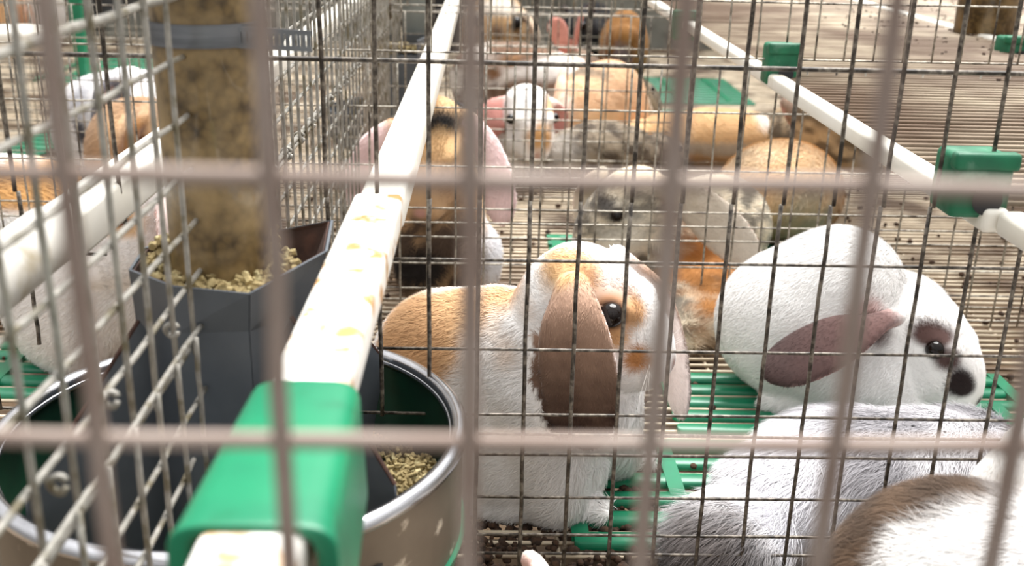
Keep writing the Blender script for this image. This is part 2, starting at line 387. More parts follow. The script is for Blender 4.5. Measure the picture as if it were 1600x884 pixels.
mat_slats('slatted_mat', float(G(10, 235)[0]), float(G(85, 235)[0]), 1.55, 1.80, .03, 'far green mat at the upper left edge', [(-.85, 0, 8)])
mat_slats('slatted_mat', float(G(105, 120)[0]), float(G(235, 120)[0]), 2.25, 2.6, .03, 'far green mat at the top left behind the white rabbit with a grey patch', [(-.95, 0, 11)])

# ---------------------------------------------------------------- feeder
def ringlathe(prof, c, n=96):
    v = []; f = []; k = len(prof)
    for i in range(n):
        a = 2*math.pi*i/n
        for r, z in prof: v.append((c[0]+r*math.cos(a), c[1]+r*math.sin(a), z))
    for i in range(n):
        for j in range(k-1): f.append((i*k+j, ((i+1) % n)*k+j, ((i+1) % n)*k+j+1, i*k+j+1))
    return v, f
fc = (panX, panY)
def lathe(name, prof, mt, parent, n=96, c=None, sm=True):
    v, f = ringlathe(prof, c or fc, n); mb = MB(); mb.add(v, f); o = mb.build(name, mt, parent)
    if sm: smooth(o); md = o.modifiers.new('e', 'EDGE_SPLIT'); md.split_angle = math.radians(40)
    return o
feed = empty('rabbit_feeder', (panX, panY, .075), 'round feeder with tan feed tube, dark octagonal hopper and steel-rimmed pan', 'feeder')
R = panR
lathe('pan', [(0.0, .082), (.07, .082), (R-.012, .084), (R-.005, .092), (R-.004, panZ-.006), (R-.0055, panZ-.006), (R-.007, .095), (R-.014, .087), (.0, .087)], M['darkgreen'], feed)
lathe('pan_base', [(R-.02, .074), (R-.002, .077), (R+.0005, .0865), (R-.003, .0865), (R-.004, .081), (R-.02, .079)], M['green'], feed)
lathe('steel_band', [(R-.0032, .086), (R-.0018, .086), (R-.0014, panZ-.004), (R-.003, panZ-.004)], M['band'], feed)
rim = lathe('rim', [(R-.003+.0042*math.cos(a), panZ-.0015+.0042*math.sin(a)) for a in np.linspace(0, 2*math.pi, 13)]+[], M['steel'], feed)
lathe('rim_bead', [(R-.0065+.0016*math.cos(a), panZ-.003+.0016*math.sin(a)) for a in np.linspace(0, 2*math.pi, 9)], M['steel'], rim)
# slot in the band with the green pan showing
a0 = math.atan2(float(P(610, 868, .37)[1])-panY, float(P(610, 868, .37)[0])-panX)
mb = MB()
def arcq(a1, a2, z_a, z_b, rr, n=6):
    v = []; 
    for i in range(n+1):
        a = a1+(a2-a1)*i/n; v += [(panX+rr*math.cos(a), panY+rr*math.sin(a), z_a), (panX+rr*math.cos(a), panY+rr*math.sin(a), z_b), (panX+(rr+.0006)*math.cos(a), panY+(rr+.0006)*math.sin(a), z_a), (panX+(rr+.0006)*math.cos(a), panY+(rr+.0006)*math.sin(a), z_b)]
    f = []
    for i in range(n): f += [(4*i+2, 4*i+6, 4*i+7, 4*i+3), (4*i+1, 4*i+3, 4*i+7, 4*i+5), (4*i, 4*i+4, 4*i+6, 4*i+2)]
    return v, f
mb.add(*arcq(a0-.055, a0+.055, .108, .117, R-.0011)); mb.build('slot', M['black'], feed)
mb = MB(); mb.add(*arcq(a0-.045, a0+.052, .1085, .115, R-.0004)); mb.build('slot_window', M['greend'], feed)
# octagonal hopper
hop = []
RO = .0405; ang0 = math.radians(-90-22.5)+.10
zt = .227
angs = [ang0+i*math.pi/4 for i in range(8)]
def hp(r, i, z): return (panX+r*math.cos(angs[i % 8]), panY+r*math.sin(angs[i % 8]), z)
mb = MB()
rt = [RO]*8
flare = {2: (.053, .236), 3: (.054, .238), 1: (.044, .224)}
for i in range(8):
    j = (i+1) % 8
    r1_, z1_ = flare.get(i, (RO, zt)); r2_, z2_ = flare.get(j, (RO, zt))
    mid = lambda q: hp(RO*.98, q, .205)
    n_ = np.array([math.cos(angs[i]+math.pi/8), math.sin(angs[i]+math.pi/8), 0])
    mb.plate([hp(RO*1.04, i, .09), hp(RO*1.04, j, .09), mid(j), mid(i)], n_, .0012)
    mb.plate([mid(i), mid(j), hp(r2_, j, z2_), hp(r1_, i, z1_)], n_, .0012)
hopper = mb.build('hopper', M['hopper'], feed)
mb = MB()
for i in range(8):   # rusty inner lining of the hopper mouth
    j = (i+1) % 8; r1_, z1_ = flare.get(i, (RO, zt)); r2_, z2_ = flare.get(j, (RO, zt))
    n_ = np.array([math.cos(angs[i]+math.pi/8), math.sin(angs[i]+math.pi/8), 0])
    mb.plate([hp(RO*.955, i, .205), hp(RO*.955, j, .205), hp(r2_-.0016, j, z2_-.0005), hp(r1_-.0016, i, z1_-.0005)], n_, .0006)
mb.build('rusty_lining', M['rust'], hopper)
for a in (51, -35, 136, -133):   # fins down to the pan rim
    a = math.radians(a); e = np.array([math.cos(a), math.sin(a), 0]); t_ = np.array([-e[1], e[0], 0])
    base = np.array([panX, panY, 0]); up = lambda r, z: base+e*r+np.array([0, 0, z])
    zt_ = .218 if math.sin(a) > 0 else .208
    poly = [up(RO*.97, .20), up(RO+.003, zt_), up(R-.011, panZ+.003), up(R-.010, panZ-.006), up(R-.020, .096), up(RO, .09)]
    mb = MB(); mb.plate(poly, t_, .0013); fn = mb.build('fin', M['hopper'], feed)
    mb = MB(); mb.tube([np.array(poly[1]), np.array(poly[2])], .0010, 6); mb.build('rusty_edge', M['rust'], fn)
# feed tube and clamp
tr = .0222
lathe('feed_tube', [(tr-.001, .224), (tr, .222), (tr, .52), (tr-.0012, .52), (tr-.0012, .224)], M['tube'], feed, 48)
lathe('pellet_core', [(0, .222), (tr-.0016, .223), (tr-.0016, .5), (0, .5)], M['feed'], feed, 24)
cl = lathe('clamp', [(tr+.0004, .3245), (tr+.0014, .3245), (tr+.0014, .334), (tr+.0004, .334)], M['clamp'], feed, 48)
mb = MB(); st = np.array([panX+tr*.75, panY-tr*.68, .329]); dr = _n([1, .12, -.05])
L_ = .031
for k in range(14):
    c = st+dr*(L_*(k+.5)/14); u = dr*.0008
    mb.plate([c-u+np.array([0, 0, -.0032]), c+u*1.1+np.array([0, 0, -.0032]), c+u*1.1+np.array([0, 0, .0022]), c-u+np.array([0, 0, .0022])], np.cross(dr, [0, 0, 1]), .0009) if k % 1 == 0 else None
mb2 = MB()
for zz in (-.0038, .003): mb.plate([st+np.array([0, 0, zz-.001]), st+dr*L_+np.array([0, 0, zz-.001]), st+dr*L_+np.array([0, 0, zz+.001]), st+np.array([0, 0, zz+.001])], np.cross(dr, [0, 0, 1]), .001)
for k in range(7): pass
mb.build('perforated_tail', M['clamp'], cl)
# pellets: uncountable heaps
def pellets(name, label, pts, r, L0, parent=None):
    mb = MB()
    for p in pts:
        d = _n(rng.normal(0, 1, 3)*np.array([1, 1, .5])); l = L0*rng.uniform(.6, 1.2)
        mb.tube([np.array(p)-d*l/2, np.array(p)+d*l/2], r*rng.uniform(.85, 1.1), 7)
    return tag(mb.build(name, M['feed'], sm=False), label, 'feed', kind='stuff')
pts = []
while len(pts) < 420:
    a = rng.uniform(0, 2*math.pi); r_ = math.sqrt(rng.uniform(.2, 1))*(RO-.006); 
    pts.append((panX+r_*math.cos(a), panY+r_*math.sin(a), .2215+.004*rng.uniform(-1, .6)+(.010 if math.sin(a-.6) > .3 and r_ > tr else 0)*rng.uniform(0, 1)))
pellets('feed_pellets', 'light brown feed pellets heaped in the mouth of the hopper under the tube', pts, .0019, .0075)
pts = []
while len(pts) < 2600:
    a = rng.uniform(0, 2*math.pi); r_ = math.sqrt(rng.uniform(.3, 1))*(R-.012); 
    hgt = .0085+.030*max(0, math.cos(a+.28))**6
    pts.append((panX+r_*math.cos(a), panY+r_*math.sin(a), .0875+hgt*rng.uniform(.1, 1)))
for _ in range(1800):
    q = G(645+rng.normal(0, 22), 765+rng.normal(0, 16), .10); dd = math.hypot(q[0]-panX, q[1]-panY)
    if dd < R-.012: pts.append((q[0], q[1], .093+rng.uniform(0, .014)))
pellets('feed_crumbs', 'crumbled feed lying in the bottom of the steel-rimmed pan', pts, .0011, .004)

# second feeder, far behind the receding side mesh
f2 = empty('rabbit_feeder', (-.10, 1.50, .02), 'far dark feeder with a brown tube and grey back plate at the top centre', 'feeder')
mb = MB(); c2 = P(596, 60, 1.50); X2, Yf2 = float(c2[0]), 1.50
mb.tube([(X2, Yf2, .225), (X2, Yf2, .6)], .0165, 24); mb.build('feed_tube', M['tube'], f2, sm=True)
mb = MB(); zt2 = float(P(620, 88, 1.45)[2])
xa_, xb_2 = float(P(585, 90, 1.46)[0]), float(P(652, 90, 1.46)[0])
for (a_, b_, n_) in (((xa_, 1.46), (xb_2, 1.46), (0, 1, 0)), ((xb_2, 1.46), (xb_2+.012, 1.53), (1, 0, 0)), ((xa_-.01, 1.53), (xa_, 1.46), (1, 0, 0)), ((xb_2+.012, 1.53), (xa_-.01, 1.53), (0, 1, 0))):
    mb.plate([(*a_, .06), (*b_, .06), (*b_, zt2+(.0 if a_[1] == 1.46 and b_[1] == 1.46 else .02)), (*a_, zt2+(.0 if a_[1] == 1.46 and b_[1] == 1.46 else .02))], n_, .002)
mb.build('hopper', M['hopper'], f2)
mb = MB(); mb.plate([(xa_+.02, 1.56, .20), (xb_2+.01, 1.56, .20), (xb_2+.01, 1.56, .50), (xa_+.02, 1.56, .50)], (0, 1, 0), .002); mb.build('back_plate', M['backmetal'], f2)
lathe('pan', [(0.0, .05), (.09, .05), (.098, .06), (.10, .10), (.098, .10), (.095, .062), (0, .053)], M['hopper'], f2, 48, c=(X2+.02, 1.52))
pts = [(X2+rng.uniform(-.022, .055), 1.47+rng.uniform(0, .05), zt2+.004+rng.uniform(-.004, .006)) for _ in range(120)]
pellets('feed_pellets', 'pale pellets in the far feeder at the top centre', pts, .0024, .009)
mb = MB(); b0 = P(690, 30, 2.0); mb.box((float(P(668, 30, 1.95)[0]), 1.95, .12), (float(P(722, 30, 1.95)[0]), 2.05, .45)); tag(mb.build('feed_bin', M['black'], bevel=.004), 'black bin behind the left white rail at the top', 'bin')
# things in the top corners
mb = MB(); c3 = P(1551, -30, 1.32); mb.tube([(float(c3[0]), 1.32, ZT+.0), (float(c3[0]), 1.32, .5)], .036, 28); tag(mb.build('tan_feed_tube', M['tube'], sm=True), 'tan feed tube standing by the far rail in the top right corner', 'tube')
mb = MB(); c3 = P(116, 15, 1.6); mb.box((float(c3[0])-.008, 1.6, .12), (float(c3[0])+.008, 1.62, .55)); tag(mb.build('green_post', M['green'], bevel=.002), 'narrow green plastic post at the top left', 'post')
mb = MB(); c3 = P(170, 15, 1.75); mb.box((float(c3[0])-.03, 1.75, float(P(170, 28, 1.75)[2])), (float(c3[0])+.02, 1.85, .5)); tag(mb.build('feed_bin', M['black'], bevel=.004), 'black bin at the top left beyond the green post', 'bin')
v = []; mb = MB(); cb = P(24, 60, 1.3)
vv, ff = ringlathe([(0, cb[2]-.02), (.03, cb[2]-.018), (.042, cb[2]), (.045, cb[2]+.012), (.042, cb[2]+.012), (.038, cb[2]), (0, cb[2]-.016)], (float(cb[0]), 1.3), 40)
mb.add(vv, ff); tag(mb.build('white_bowl', M['white2'], sm=True), 'small white bowl at the top left edge hooked on the mesh', 'bowl')
# droppings and dirt lying on the floor wires and the shelf
mb = MB()
def drop(x, y, z, r):
    q = rng.uniform(.7, 1.2, 3); n = 6; v = []; f = []
    for i in range(4):
        ph = math.pi*(i+.5)/4
        for j in range(n): v.append((x+r*q[0]*math.sin(ph)*math.cos(2*math.pi*j/n), y+r*q[1]*math.sin(ph)*math.sin(2*math.pi*j/n), z+r*.7*math.cos(ph)))
    for i in range(3):
        for j in range(n): f.append((i*n+j, (i+1)*n+j, (i+1)*n+(j+1) % n, i*n+(j+1) % n))
    f.append(tuple(range(n))); f.append(tuple(3*n+j for j in range(n-1, -1, -1))); mb.add(v, f)
for _ in range(1500):
    y_ = .12+rng.uniform(0, 1)**1.3*1.9; x_ = rng.uniform(-.35*y_-.15, .55*y_+.05); drop(x_, y_, .003+rng.uniform(-.002, .002), rng.uniform(.0018, .0045))
for _ in range(1500):   # heavier soiling at the front left and under the front rabbit
    y_ = rng.uniform(.50, .70); x_ = rng.uniform(-.02, .12); drop(x_, y_, .0+rng.uniform(-.003, .002), rng.uniform(.0015, .004))
for _ in range(500): drop(rng.uniform(.5, 1.0)*.9, rng.uniform(.6, 1.9), ZT-.002, rng.uniform(.0015, .003))
tag(mb.build('droppings', M['dropping'], sm=True), 'dark droppings and crumbs scattered over the wire floor', 'droppings', kind='stuff')

# ---------------------------------------------------------------- rabbits
def vn(p, s, seed=0):
    """smooth pseudo noise in [-1,1]"""
    r = np.random.default_rng(seed); out = np.zeros(len(p))
    for k in range(7):
        d = r.normal(0, 1, 3); d /= np.linalg.norm(d); f = s*r.uniform(.6, 1.7); out += np.sin(p@d*f*6.28+r.uniform(0, 6.28)+1.6*np.sin(p@r.normal(0, 1, 3)*f*3))
    return out/3.2
def A(*v): return np.array(v, float)
def frame(fwd, up=(0, 0, 1)):
    f = _n(fwd); l = _n(np.cross(up, f)); u = np.cross(f, l); return np.array([f, l, u])   # rows
class Body:
    def __init__(s): s.e = []
    def ell(s, c, r, R=np.eye(3), k=.012, tagn='body', extra=None): s.e.append((A(*c), A(*r), np.array(R, float), k, tagn, extra)); return s
    def cap(s, a, b, ra, rb, k=.012, tagn='body'):
        a, b = A(*a), A(*b); d = b-a; n = max(2, int(np.linalg.norm(d)/(min(ra, rb)*.8))+1)
        for i in range(n+1):
            t = i/n; r = ra+(rb-ra)*t; s.e.append((a+d*t, A(r, r, r), np.eye(3), k, tagn, None))
    def sdf(s, p, arg=False):
        D = None; best = None; bi = None
        for i, (c, r, R, k, tg, ex) in enumerate(s.e):
            q = (p-c)@R.T; k0 = np.sqrt(((q/r)**2).sum(1)); k1 = np.sqrt(((q/r**2)**2).sum(1))+1e-9
            d = k0*(k0-1)/k1
            if D is None: D = d; best = d.copy(); bi = np.zeros(len(p), int)
            else:
                h = np.clip(.5+.5*(D-d)/k, 0, 1); D = D*(1-h)+d*h-k*h*(1-h)
                mk = d < best; best[mk] = d[mk]; bi[mk] = i
        return (D, bi) if arg else D
    def mesh(s, vox):
        bm = bmesh.new()
        for (c, r, R, k, tg, ex) in s.e:
            mtx = Matrix.Translation(Vector(c)) @ Matrix(R.T.tolist()).to_4x4() @ Matrix.Diagonal((*(r*1.02+.0004), 1))
            bmesh.ops.create_icosphere(bm, subdivisions=3, radius=1, matrix=mtx)
        me = bpy.data.meshes.new('t'); bm.to_mesh(me); bm.free(); o = bpy.data.objects.new('t', me); COL.objects.link(o)
        md = o.modifiers.new('r', 'REMESH'); md.mode = 'VOXEL'; md.voxel_size = vox
        dg = bpy.context.evaluated_depsgraph_get(); ev = o.evaluated_get(dg); m2 = ev.to_mesh()
        v = np.empty(len(m2.vertices)*3); m2.vertices.foreach_get('co', v); v = v.reshape(-1, 3)
        f = [tuple(q.vertices) for q in m2.polygons]; ev.to_mesh_clear(); bpy.data.objects.remove(o); bpy.data.meshes.remove(me)
        h = 2e-4
        for it in range(5):
            d = s.sdf(v); g = np.stack([(s.sdf(v+np.eye(3)[i]*h)-d)/h for i in range(3)], 1); gn = np.linalg.norm(g, axis=1, keepdims=True)+1e-9
            v = v-g/gn**2*np.clip(d, -.006, .006)[:, None]*.9
        d, bi = s.sdf(v, True); g = np.stack([(s.sdf(v+np.eye(3)[i]*h)-d)/h for i in range(3)], 1); g /= np.linalg.norm(g, axis=1, keepdims=True)+1e-9
        return v, f, g, bi

def blend(c, w, to): return c*(1-w[:, None])+to[None, :]*w[:, None]
def coat_eval(p, spec, seed):
    base = col(spec.get('base', 'f3f0ee')); c = np.repeat(base[None], len(p), 0)
    if 'agouti' in spec:
        a1, s1, st = spec['agouti']
        w = np.clip(.5+1.3*vn(p*A(*st), s1, seed+50), 0, 1)
        c = blend(c, w*spec.get('agouti_amt', .8), col(a1))
    for i, pt in enumerate(spec.get('patches', [])):
        cen, rad, cc = pt[0], pt[1], col(pt[2]); soft = pt[3] if len(pt) > 3 else .25; amp = pt[4] if len(pt) > 4 else .18
        rad = A(*rad) if hasattr(rad, '__len__') else A(rad, rad, rad)
        d = np.linalg.norm((p-A(*cen))/rad, axis=1)+amp*vn(p, 22, seed+i)
        w = np.clip((1+soft-d)/(2*soft), 0, 1); w = w*w*(3-2*w); c = blend(c, w*(pt[5] if len(pt) > 5 else 1), cc)
    return c

def rabbit(name, label, hip, hip_r, chest, chest_r, head, nose, s, coat, ears=None, ear_col=('e8ddd8', 'd9a8a0'), ear_tip=None, ear_w=.036, feet=(), legs=(), extra=(), hands=None,
           vox=.003, fur=40000, flen=.009, fw=.00032, eye=True, seed=1, haunch=True, ear_up=False, whisk=False, up=(0, 0, 1), headless=False, eye_r=.078, tuft=(), eyes=('r', 'l'), ear_peak=.66, ear_face=False, eye_pos=(.12, .272, .17)):
    hip, chest = A(*hip), A(*chest); hip_r = A(*hip_r); chest_r = A(*chest_r)
    B = Body(); bd = chest-hip; BF = frame(A(bd[0], bd[1], 0))
    B.ell(hip, hip_r, BF, .02); B.ell(chest, chest_r, BF, .02)
    mid = (hip+chest)/2; mr = (hip_r+chest_r)/2; B.ell(mid+A(0, 0, .004), A(np.linalg.norm(bd)*.42+.01, mr[1]*.98, mr[2]*.96), BF, .025)
    if haunch:
        for sd in (-1, 1):
            B.ell(hip+BF[1]*sd*hip_r[1]*.55+BF[0]*hip_r[0]*.12-A(0, 0, hip_r[2]*.25), hip_r*A(.72, .42, .68), BF, .014)
    for c_, r_ in extra: B.ell(c_, r_, BF, .015)
    for a_, b_, ra, rb in legs: B.cap(a_, b_, ra, rb, .012)
    for c_, d_, L_, w_ in feet:
        F = frame(A(d_[0], d_[1], 0)); c_ = A(*c_)
        B.ell(c_, A(L_/2, w_/2, w_*.38), F, .008); 
        for q in (-1, 0, 1): B.ell(c_+F[0]*L_*.42+F[1]*q*w_*.27+A(0, 0, -.0005), A(w_*.3, w_*.17, w_*.2), F, .002)
    HF = frame(nose, up) if not headless else None
    if not headless:
        head = A(*head)
        def h(x, y, z): return head+HF.T@A(x, y, z)*s
        neck0 = chest+(head-chest)*.15; B.cap(neck0, h(-.18, 0, -.02), min(chest_r)*.8, .27*s, .02)
        B.ell(h(-.12, 0, .06), A(.40, .31, .34)*s, HF, .010, 'head'); B.ell(h(.12, 0, -.02), A(.34, .255, .27)*s, HF, .012, 'head')
        B.ell(h(.32, 0, -.12), A(.19, .165, .165)*s, HF, .010, 'head')
        for q in (-1, 1):
            B.ell(h(.10, q*.13, -.16), A(.26, .17, .18)*s, HF, .012, 'head'); B.ell(h(.40, q*.07, -.15), A(.10, .09, .09)*s, HF, .006, 'head')
            B.ell(h(eye_pos[0]-.01, q*.205, eye_pos[2]+.03), A(.12, .045, .035)*s, HF, .010, 'head')
        B.ell(h(.32, 0, -.27), A(.12, .09, .07)*s, HF, .01, 'head'); B.ell(h(-.2, 0, .26), A(.16, .24, .1)*s, HF, .012, 'head')
        if ears is None:
            if ear_up: ears = [[h(-.25, q*.14, .28), h(-.36, q*.2, .6), h(-.42, q*.26, .95), h(-.42, q*.28, 1.2)] for q in (1, -1)]
            else: ears = [[h(-.18, q*.24, .28), h(-.2, q*.40, .12), h(-.14, q*.46, -.25), h(-.06, q*.44, -.62), h(0, q*.40, -.85)] for q in (1, -1)]
        for ei, pts in enumerate(ears):
            pts = [A(*p) for p in pts]; n = 22
            tt = np.linspace(0, len(pts)-1, n)
            def cr(t):
                i = min(int(t), len(pts)-2); u = t-i; p0 = pts[max(i-1, 0)]; p1 = pts[i]; p2 = pts[i+1]; p3 = pts[min(i+2, len(pts)-1)]
                return .5*((2*p1)+(-p0+p2)*u+(2*p0-5*p1+4*p2-p3)*u*u+(-p0+3*p1-3*p2+p3)*u**3)
            cp = [cr(t) for t in tt]; tot = sum(np.linalg.norm(cp[i+1]-cp[i]) for i in range(n-1))
            for i in range(n):
                t = _n(cp[min(i+1, n-1)]-cp[max(i-1, 0)]); outv = (A(0, 0, CAM_H)-cp[i]) if ear_face else (cp[i]-head); outv = outv-t*outv.dot(t); outv = _n(outv)
                wv = np.cross(t, outv); u = i/(n-1); ww = (ear_w if not hasattr(ear_w, '__len__') else ear_w[ei])
                pk = ear_peak; wd = ww*((.34+.66*math.sin(math.pi/2*u/pk)**1.3) if u < pk else max(.0, 1-((u-pk)/(1.04-pk))**2.2)**.5)
                wd = max(wd, ww*.25); th = .0042*(1.4-.6*u)*(s/.09)
                B.ell(cp[i], A(tot/n*1.6, wd*.5, th), np.array([t, wv, outv]), .004, 'ear', (ei, u))
    v, f, g, bi = B.mesh(vox)
    n0 = len(v); tags = np.array([{'body': 0, 'head': 1, 'ear': 2}[e[4]] for e in B.e]); vt = tags[bi]
    c = coat_eval(v, coat, seed)
    ue = np.array([e[5][1] if e[5] else 0. for e in B.e])[bi]; outd = np.array([e[2][2] if e[4] == 'ear' else (0, 0, 0) for e in B.e])[bi]
    isr = vt == 2
    if isr.any():
        eo, ein = col(ear_col[0]), col(ear_col[1]); et = col(ear_tip) if ear_tip else eo
        uu = np.clip(ue*1.15-.05+.06*vn(v, 60, seed+9), 0, 1); co = eo[None]*(1-uu[:, None])+et[None]*uu[:, None]
        inner = np.clip(-(g*outd).sum(1)*2-.3, 0, 1) if len(ear_col) < 3 else np.clip((g*outd).sum(1)*2-.3, 0, 1)
        co = co*(1-inner[:, None])+ein[None]*inner[:, None]
        wgt = np.clip(ue*6, 0, 1)[:, None]; c[isr] = (c*(1-wgt)+co*wgt)[isr]
    eyec = []
    if not headless:
        for q, kk in ((1, 'l'), (-1, 'r')):
            if kk in eyes: eyec.append(h(eye_pos[0], q*eye_pos[1], eye_pos[2]))
        if 'eyering' in coat:
            for e_ in eyec:
                d = np.linalg.norm(v-e_, axis=1)/(eye_r*s); w_ = np.clip((coat.get('ring_r', 1.55)-d)/.35, 0, 1); c = blend(c, w_, col(coat['eyering']))
        nz = h(.50, 0, -.10); d = np.linalg.norm((v-nz), axis=1)/(.045*s); c = blend(c, np.clip(1.6-d, 0, 1), col(coat.get('nose', 'c99a90')))
    # fur: fine tapering hairs combed backwards
    tri = []
    for q in f:
        tri.append((q[0], q[1], q[2]))
        if len(q) == 4: tri.append((q[0], q[2], q[3]))
    tri = np.array(tri); e1 = v[tri[:, 1]]-v[tri[:, 0]]; e2 = v[tri[:, 2]]-v[tri[:, 0]]; ar = np.linalg.norm(np.cross(e1, e2), axis=1)
    cen = v[tri].mean(1); view = _n(A(0, 0, CAM_H)-hip); gm = g[tri[:, 0]]
    facing = ((A(0, 0, CAM_H)-cen)*gm).sum(1) > -.05*np.linalg.norm(A(0, 0, CAM_H)-cen, axis=1)*4
    ar = ar*np.where(facing, 1, .25)
    pick = rng.choice(len(tri), fur, p=ar/ar.sum()); a1 = np.sqrt(rng.random(fur)); a2 = rng.random(fur)
    w3 = np.stack([1-a1, a1*(1-a2), a1*a2], 1); T = tri[pick]
    p = (v[T]*w3[..., None]).sum(1); n_ = (g[T]*w3[..., None]).sum(1); n_ /= np.linalg.norm(n_, axis=1, keepdims=True)+1e-9
    cc = (c[T]*w3[..., None]).sum(1); tg = vt[T[:, 0]]
    flow = np.repeat((-BF[0]*1.0+A(0, 0, -.55))[None], fur, 0)
    if not headless: hd = -HF[0]*1.0+HF[2]*.25; flow[tg == 1] = hd
    er = np.array([e[2][0] if e[4] == 'ear' else (0, 0, 0) for e in B.e])[bi][T[:, 0]]; flow[tg == 2] = er[tg == 2]
    flow = flow+.35*np.stack([vn(p, 30, seed+20+i) for i in range(3)], 1)+rng.normal(0, .32, (fur, 3))
    tn = flow-n_*(flow*n_).sum(1, keepdims=True); tn /= np.linalg.norm(tn, axis=1, keepdims=True)+1e-9
    L = flen*rng.uniform(.6, 1.2, fur)*np.where(tg == 2, .45, np.where(tg == 1, .55, 1)); lift = rng.uniform(.18, .5, fur)
    for tc_, tr_, tk in tuft:
        m_ = np.linalg.norm(p-A(*tc_), axis=1) < tr_; L[m_] *= tk; lift[m_] += .35
    keep = np.ones(fur, bool)
    if not headless:
        for e_ in eyec: dd = np.linalg.norm(p-e_, axis=1); keep &= dd > eye_r*s*1.12; L = np.where(dd < eye_r*s*2, L*.5, L)
        dd = np.linalg.norm(p-h(.5, 0, -.1), axis=1); keep &= dd > .05*s; L = np.where(dd < .2*s, L*.5, L)
    p, n_, cc, tn, L, lift = p[keep], n_[keep], cc[keep], tn[keep], L[keep], lift[keep]; k_ = len(p)
    d1 = tn+n_*lift[:, None]; d1 /= np.linalg.norm(d1, axis=1, keepdims=True); sdv = np.cross(n_, tn); W = fw*rng.uniform(.7, 1.3, k_)
    root = p-n_*.0006; midp = root+d1*(L*.55)[:, None]; tip = midp+(tn+n_*(lift*.35)[:, None]+A(0, 0, -.12))*(L*.5)[:, None]
    hv = np.stack([root-sdv*W[:, None]/2, root+sdv*W[:, None]/2, midp+sdv*W[:, None]*.4, midp-sdv*W[:, None]*.4, tip], 1).reshape(-1, 3)
    jit = rng.uniform(.86, 1.06, k_)[:, None]; hc = np.repeat(np.clip(cc*jit, 0, .93), 5, 0)
    origin = A(hip[0], hip[1], 0)
    V = np.concatenate([v, hv])-origin; me = bpy.data.meshes.new(name)
    nb = len(f); lens = [len(q) for q in f]; li = [i for q in f for i in q]
    base = n0+5*np.arange(k_); quads = np.stack([base, base+1, base+2, base+3], 1); tris = np.stack([base+3, base+2, base+4], 1)
    loops = np.concatenate([np.array(li), quads.reshape(-1), tris.reshape(-1)]).astype(np.int32)
    tot = np.concatenate([np.array(lens), np.full(k_, 4), np.full(k_, 3)]).astype(np.int32); start = np.concatenate([[0], np.cumsum(tot)[:-1]]).astype(np.int32)
    me.vertices.add(len(V)); me.vertices.foreach_set('co', V.reshape(-1).astype(np.float32)); me.loops.add(len(loops)); me.loops.foreach_set('vertex_index', loops)
    me.polygons.add(len(tot)); me.polygons.foreach_set('loop_start', start); me.polygons.foreach_set('loop_total', tot); me.update(calc_edges=True); me.validate()
    at = me.attributes.new('coat', 'FLOAT_COLOR', 'POINT'); C4 = np.ones((len(V), 4), np.float32); C4[:n0, :3] = np.clip(c, 0, .93); C4[n0:, :3] = hc
    at.data.foreach_set('color', C4.reshape(-1)); me.polygons.foreach_set('use_smooth', [True]*len(me.polygons))
    me.materials.append(M['fur']); o = bpy.data.objects.new(name, me); COL.objects.link(o); o.location = tuple(origin)
    tag(o, label, 'rabbit', 'lop rabbits in the cages')
    if not headless and eye:
        for e_ in eyec:
            mb = MB(); bm = bmesh.new(); bmesh.ops.create_uvsphere(bm, u_segments=20, v_segments=14, radius=eye_r*s, matrix=Matrix.Translation(Vector(e_)))
            mb.v = [tuple(q.co) for q in bm.verts]; mb.f = [tuple(x.index for x in q.verts) for q in bm.faces]; bm.free(); mb.build('eye', M['eye'], o, sm=True)
    if whisk:
        for q in (-1, 1):
            for i in range(7):
                mb = MB()
                a = h(.40, q*.12, -.12-.02*(i % 3)); dirv = HF.T@A(.15+.1*(i % 3), q*1.0, -.25+.13*i); dirv = _n(dirv)
                mb.tube([a, a+dirv*.012+A(0, 0, .001), a+dirv*.028-A(0, 0, .002)], [.00012, .0001, .00003], 4)
                mb.build('whisker', M['whisker'], o)
    return o

W_ = 'f4f1ef'; TAN = 'd3aa7e'; CHOC = '5d4038'
